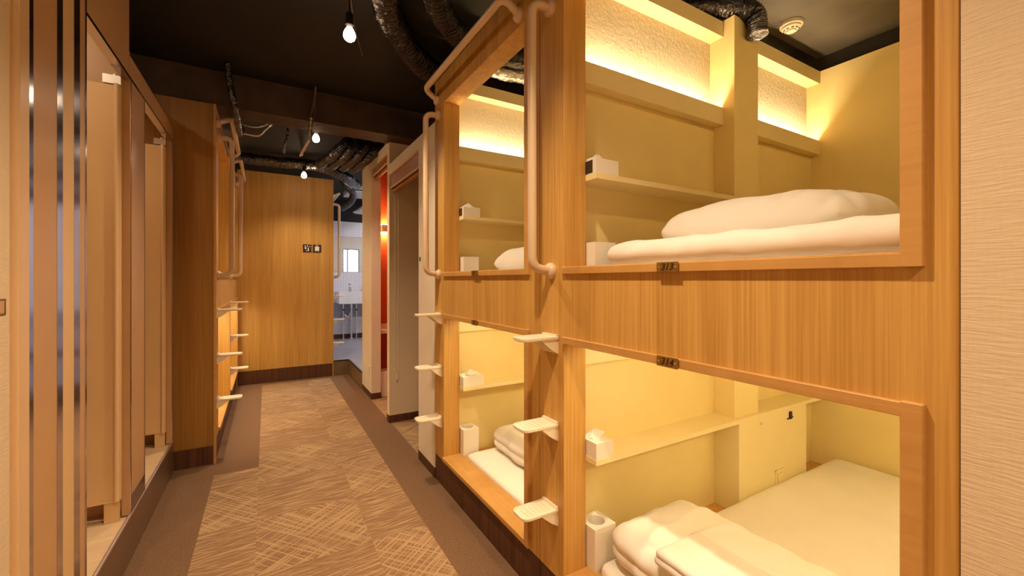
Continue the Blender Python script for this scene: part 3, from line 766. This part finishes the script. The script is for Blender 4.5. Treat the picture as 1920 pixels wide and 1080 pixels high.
# insulated pipe and thin foil strands on the left
def cables(label, paths, r=.006, m=None, name='cable_bundle'):
    mb = MB()
    for p in paths: mb.tube(smooth_path(p, 8), r, 8)
    return tag(mb.build(name, m or M['cable'], smooth=True), label, 'cable', 'cables hanging under the ceiling')
duct('insulated_pipe', [(-.23, 3.48, CEIL - .01), (-.222, 3.5, 2.688), (-.20, 3.52, 2.56), (-.185, 3.60, 2.47), (-.18, 3.95, 2.46), (-.18, 4.3, 2.6)], .022, M['foil'],
     'foil-wrapped pipe dropping past the beam beside the left rails', 33, 'pipe', None, ridge=.02)
duct('foil_strand', [(-.20, 4.2, 2.62), (-.08, 4.2, 2.61), (.02, 4.2, 2.66), (.09, 4.2, 2.72)], .010, M['silver'], 'upper of two thin foil-wrapped lines sagging beside the left rails', 36, 'cable', 'foil-wrapped lines', ridge=0)
duct('foil_strand', [(-.17, 4.2, 2.54), (-.06, 4.2, 2.54), (.0, 4.2, 2.61), (.09, 4.2, 2.715)], .010, M['silver'], 'lower of two thin foil-wrapped lines sagging beside the left rails', 37, 'cable', 'foil-wrapped lines', ridge=0)
cables('brown cable bundle hanging down the face of the dark beam', [
    [(.325, 3.55, CEIL - .01), (.318, 3.58, 2.70), (.300, 3.60, 2.60), (.292, 3.61, 2.50), (.288, 3.62, 2.42)],
    [(.330, 3.55, CEIL - .01), (.328, 3.58, 2.72), (.325, 3.60, 2.60), (.305, 3.61, 2.50), (.291, 3.62, 2.42)],
    [(.335, 3.57, CEIL - .01), (.320, 3.60, 2.66), (.296, 3.62, 2.55), (.300, 3.62, 2.46), (.290, 3.62, 2.41)]], .004)
duct('foil_strand', [(.300, 3.60, 2.56), (.296, 3.61, 2.50), (.292, 3.62, 2.44), (.290, 3.63, 2.395)], .014, M['silver'], 'foil-wrapped knot at the bottom of the hanging brown cables', 39, 'cable', 'foil-wrapped lines', ridge=0)
cables('pair of pale cables running from the foil knot back to the farthest bulb', [
    [(.288, 3.64, 2.40), (.275, 3.95, 2.42), (.285, 4.6, 2.52), (.37, 5.5, CEIL - .02)],
    [(.294, 3.64, 2.40), (.290, 3.95, 2.43), (.300, 4.6, 2.53), (.38, 5.5, CEIL - .02)]], .006, M['rail'])
duct('foil_strand', [(.18, 4.5, CEIL - .001), (.17, 4.5, 2.66), (.15, 4.5, 2.58), (.145, 4.52, 2.50)], .012, M['foil'], 'dark foil-wrapped drop left of the second bulb', 42, 'cable', 'foil-wrapped lines', ridge=0)
cables('thin wires running along the ceiling towards the nearest bulb', [
    [(.18, 2.35, CEIL - .008), (.25, 2.30, CEIL - .012), (.36, 2.27, CEIL - .008)], [(.367, 2.27, CEIL - .01), (.45, 2.6, CEIL - .01), (.55, 2.9, CEIL - .012)]], .003)

# ------------------------------------------------------------------ pictogram signs
def disc(mb, cx, cz, rx, rz, y0, y1, n=16):
    mb.prism([(cx + rx * math.cos(2 * math.pi * k / n), cz + rz * math.sin(2 * math.pi * k / n)) for k in range(n)], 1, y0, y1)
def sign(label, x0, z0, kind):
    t = thing('pictogram_sign', label, 'sign', (x0, 6.14, z0), 0, 'pictogram signs on the far oak wall')
    box('sign_plate', M['signblk'], (0, .102, -.008, 0, 0, .102), t, bevel=.001)
    mb = MB(); a, b = -.0095, -.0078
    if kind:   # suitcase
        mb.prism([(.026, .020), (.076, .020), (.078, .075), (.024, .075)], 1, a, b)
        mb.box(.038, .044, a, b, .075, .088); mb.box(.058, .064, a, b, .075, .088); mb.box(.038, .064, a, b, .086, .092)
        mb.box(.028, .036, a, b, .012, .020); mb.box(.064, .072, a, b, .012, .020)
    else:      # figures
        disc(mb, .026, .078, .008, .008, a, b); disc(mb, .031, .053, .010, .015, a, b)
        disc(mb, .054, .081, .008, .008, a, b); mb.prism([(.057, .016), (.072, .016), (.069, .060), (.058, .062)], 1, a, b)
        disc(mb, .080, .074, .008, .005, a, b); disc(mb, .045, .020, .010, .004, a, b)
    mb.build('symbol', M['picto'], t)
sign('small dark square sign with pale figures, left of the pair on the far oak wall', .414, 1.668, 0)
sign('small dark square sign with a pale suitcase on the far oak wall', .532, 1.668, 1)

# ------------------------------------------------------------------ doorways on the right: roller blinds, powder room
def blind(label, y0, y1, x, z0, z1, chain_y, bead_top, bead_bot):
    t = thing('roller_blind', label, 'roller blind', (0, 0, 0), 0, 'roller blinds in the doorways')
    box('blind_box', M['blind'], (x, x + .06, y0, y1, z0, z1), t, bevel=.002)
    MB().tube([(x + .03, y0 + .01, z0 - .018), (x + .03, y1 - .01, z0 - .018)], .017, 14).build('rolled_fabric', M['blind'], t, smooth=True)
    box('bottom_bar', M['cream'], (x - .004, x, y0, y1, z0 + .0, z0 + .010), t)
    if chain_y:
        mb = MB(); z = bead_top
        while z > bead_bot:
            for dx in (0, .030): mb.lathe([(.0015, .0035), (.0038, 0), (.0015, -.0035)], (x + .034 + dx, chain_y, z), 'z', 6)
            z -= .014
        mb.lathe([(.004, .0), (.007, -.03), (.006, -.06), (.002, -.065)], (x + .05, chain_y, bead_bot), 'z', 10)
        c_ = mb.build('bead_chain', M['white_plastic'], t); c_['kind'] = 'stuff'
blind('rolled wooden-toned blind with a bead chain in the nearer right doorway', 2.975, 3.84, .975, 2.13, 2.249, 3.82, 2.12, .46)
blind('rolled wooden-toned blind at the top of the farther right doorway', 3.94, 4.69, 1.0, 2.42, 2.50, None, 0, 0)
hk = MB().lathe([(.006, 0), (.006, -.004), (.003, -.006)], (.985, 4.764, 1.476), 'x', 12).build('cord_hook', M['steel']); tag(hk, 'tiny dark hook on the pale pillar between doorways', 'hook', 'cord hooks')
hk = MB().box(.950, .955, 2.925, 2.937, 1.435, 1.465).build('cord_hook', M['nosing']); tag(hk, 'tiny dark hook on the white wall end beside the long rail', 'hook', 'cord hooks')
hk = MB().lathe([(.006, 0), (.012, -.004), (.012, -.10), (.006, -.105)], (.976, 4.80, .35), 'z', 12).build('cord_cleat', M['cream'], smooth=True); tag(hk, 'cream cord cleat low on the pale pillar', 'cleat')

sn = thing('wall_lamp', 'lit wall lamp on the red wall in the farther right doorway', 'lamp', (1.235, 5.13, 1.86))
MB().box(-.06, .06, -.10, 0, .010, .095).build('lamp_body', M['cream'], sn, bevel=.006)
MB().box(-.052, .052, -.094, -.006, -.004, .010).build('lower_glow', M['sconce'], sn)
MB().box(-.052, .052, -.094, -.006, .095, .100).build('upper_glow', M['sconce'], sn)
ct = thing('counter', 'white counter with raised edge against the red wall', 'counter')
MB().box(1.09, 1.595, 4.76, 5.125, .70, .735).build('counter_top', M['cream'], ct, bevel=.006)
MB().box(1.09, 1.595, 4.95, 4.98, .735, .79).build('back_ledge', M['cream'], ct, bevel=.003)
MB().box(1.12, 1.15, 5.0, 5.1, 0, .70).box(1.53, 1.56, 5.0, 5.1, 0, .70).build('counter_support', M['red'], ct)
bn = MB().prism([(1.10, 0), (1.28, 0), (1.29, .28), (1.09, .28)], 1, 4.74, 4.92).build('waste_bin', M['cream'], bevel=.006); tag(bn, 'cream waste bin on the floor under the counter in the doorway', 'waste bin')

# ------------------------------------------------------------------ washroom
sk = thing('wash_basin', 'white wall-mounted wash basin with chrome pipes in the far washroom', 'basin')
mb = MB(); mb.box(1.12, 1.80, 8.0, 8.025, .95, 1.09).box(1.12, 1.145, 8.025, 8.365, .95, 1.09).box(1.775, 1.80, 8.025, 8.365, .95, 1.09).box(1.12, 1.80, 8.365, 8.389, .95, 1.09).box(1.12, 1.80, 8.0, 8.389, .87, .95)
mb.build('basin', M['ceramic'], sk)
for x, r in ((1.235, .012), (1.375, .022), (1.465, .010)):
    MB().tube([(x, 8.30, .205), (x, 8.30, .88)], r, 12).lathe([(r * 2.2, 0), (r * 2.0, .008), (r, .012)], (x, 8.30, .205), 'z', 14).build('pipe', M['chrome'], sk, smooth=True)
MB().tube(fillet([(1.375, 8.28, .72), (1.30, 8.24, .60), (1.26, 8.24, .66), (1.26, 8.38, .68)], .04), .018, 12).build('trap', M['chrome'], sk, smooth=True)
for x in (1.235, 1.465):
    MB().tube([(x, 8.25, .745), (x, 8.31, .745)], .016, 10).build('stop_valve', M['black'], sk, smooth=True)
MB().tube(fillet([(1.62, 8.34, 1.09), (1.62, 8.34, 1.22), (1.62, 8.20, 1.22), (1.62, 8.20, 1.19)], .03), .011, 10).build('faucet', M['chrome'], sk, smooth=True)
sp = thing('soap_dispenser', 'small chrome and dark soap bottle standing on the washroom basin', 'soap dispenser', (1.305, 8.012, 1.091))
MB().lathe([(.024, 0), (.026, .01), (.026, .08), (.012, .095), (.010, .11)], (0, 0.02, 0)).build('bottle', M['chrome'], sp, smooth=True)
MB().tube([(0, .02, .105), (0, .02, .135), (-.03, .0, .135)], .006, 8).build('pump', M['black'], sp)
gt = structure('wall_washroom', M['shaded_tile'], (.80, 1.80, 8.392, 8.4, .60, .88))  # strip of tile greyed to stand for the shade below the basin
mi = MB().box(1.02, 1.62, 8.388, 8.4, 1.46, 2.12).build('mirror', M['mirror']); tag(mi, 'frameless rectangular mirror above the washroom basin, reflecting a window', 'mirror')
ac = thing('air_unit', 'white box-shaped air unit under the dark washroom ceiling', 'air conditioner')
MB().box(1.12, 1.95, 6.95, 7.55, 2.70, 2.795).build('casing', M['ceramic'], ac, bevel=.012)
MB().box(1.18, 1.90, 6.945, 6.951, 2.715, 2.735).build('vent', M['nosing'], ac)
lp = thing('pendant_lamp', 'white cone-shaded pendant lamp hanging in the far washroom', 'lamp', (1.54, 7.80, 2.50))
MB().lathe([(.22, 0), (.215, .006), (.10, .10), (.04, .15), (.02, .16), (.016, .155), (.035, .143), (.09, .093), (.205, .004)], (0, 0, 0), 'z', 28).build('shade', M['ceramic'], lp, smooth=True)
MB().tube([(0, 0, .16), (0, 0, CEIL - 2.50 - .003)], .006, 8).build('cord', M['black'], lp)
MB().lathe([(.02, .09), (.035, .06), (.038, .04), (.02, .02), (.004, .014)], (0, 0, 0)).build('bulb', emit('washroom_bulb', (1, .95, .95), 120), lp, smooth=True)
wl = thing('ceiling_light', 'added cool tube light on the washroom ceiling, unseen behind the pillar', 'ceiling light')  # unseen light added to brighten the washroom
MB().box(2.1, 2.3, 6.2, 7.6, 2.76, 2.795).build('housing', M['ceramic'], wl)
MB().box(2.12, 2.28, 6.22, 7.58, 2.752, 2.76).build('diffuser', M['wash_fill'], wl)
bpy.context.view_layer.update()
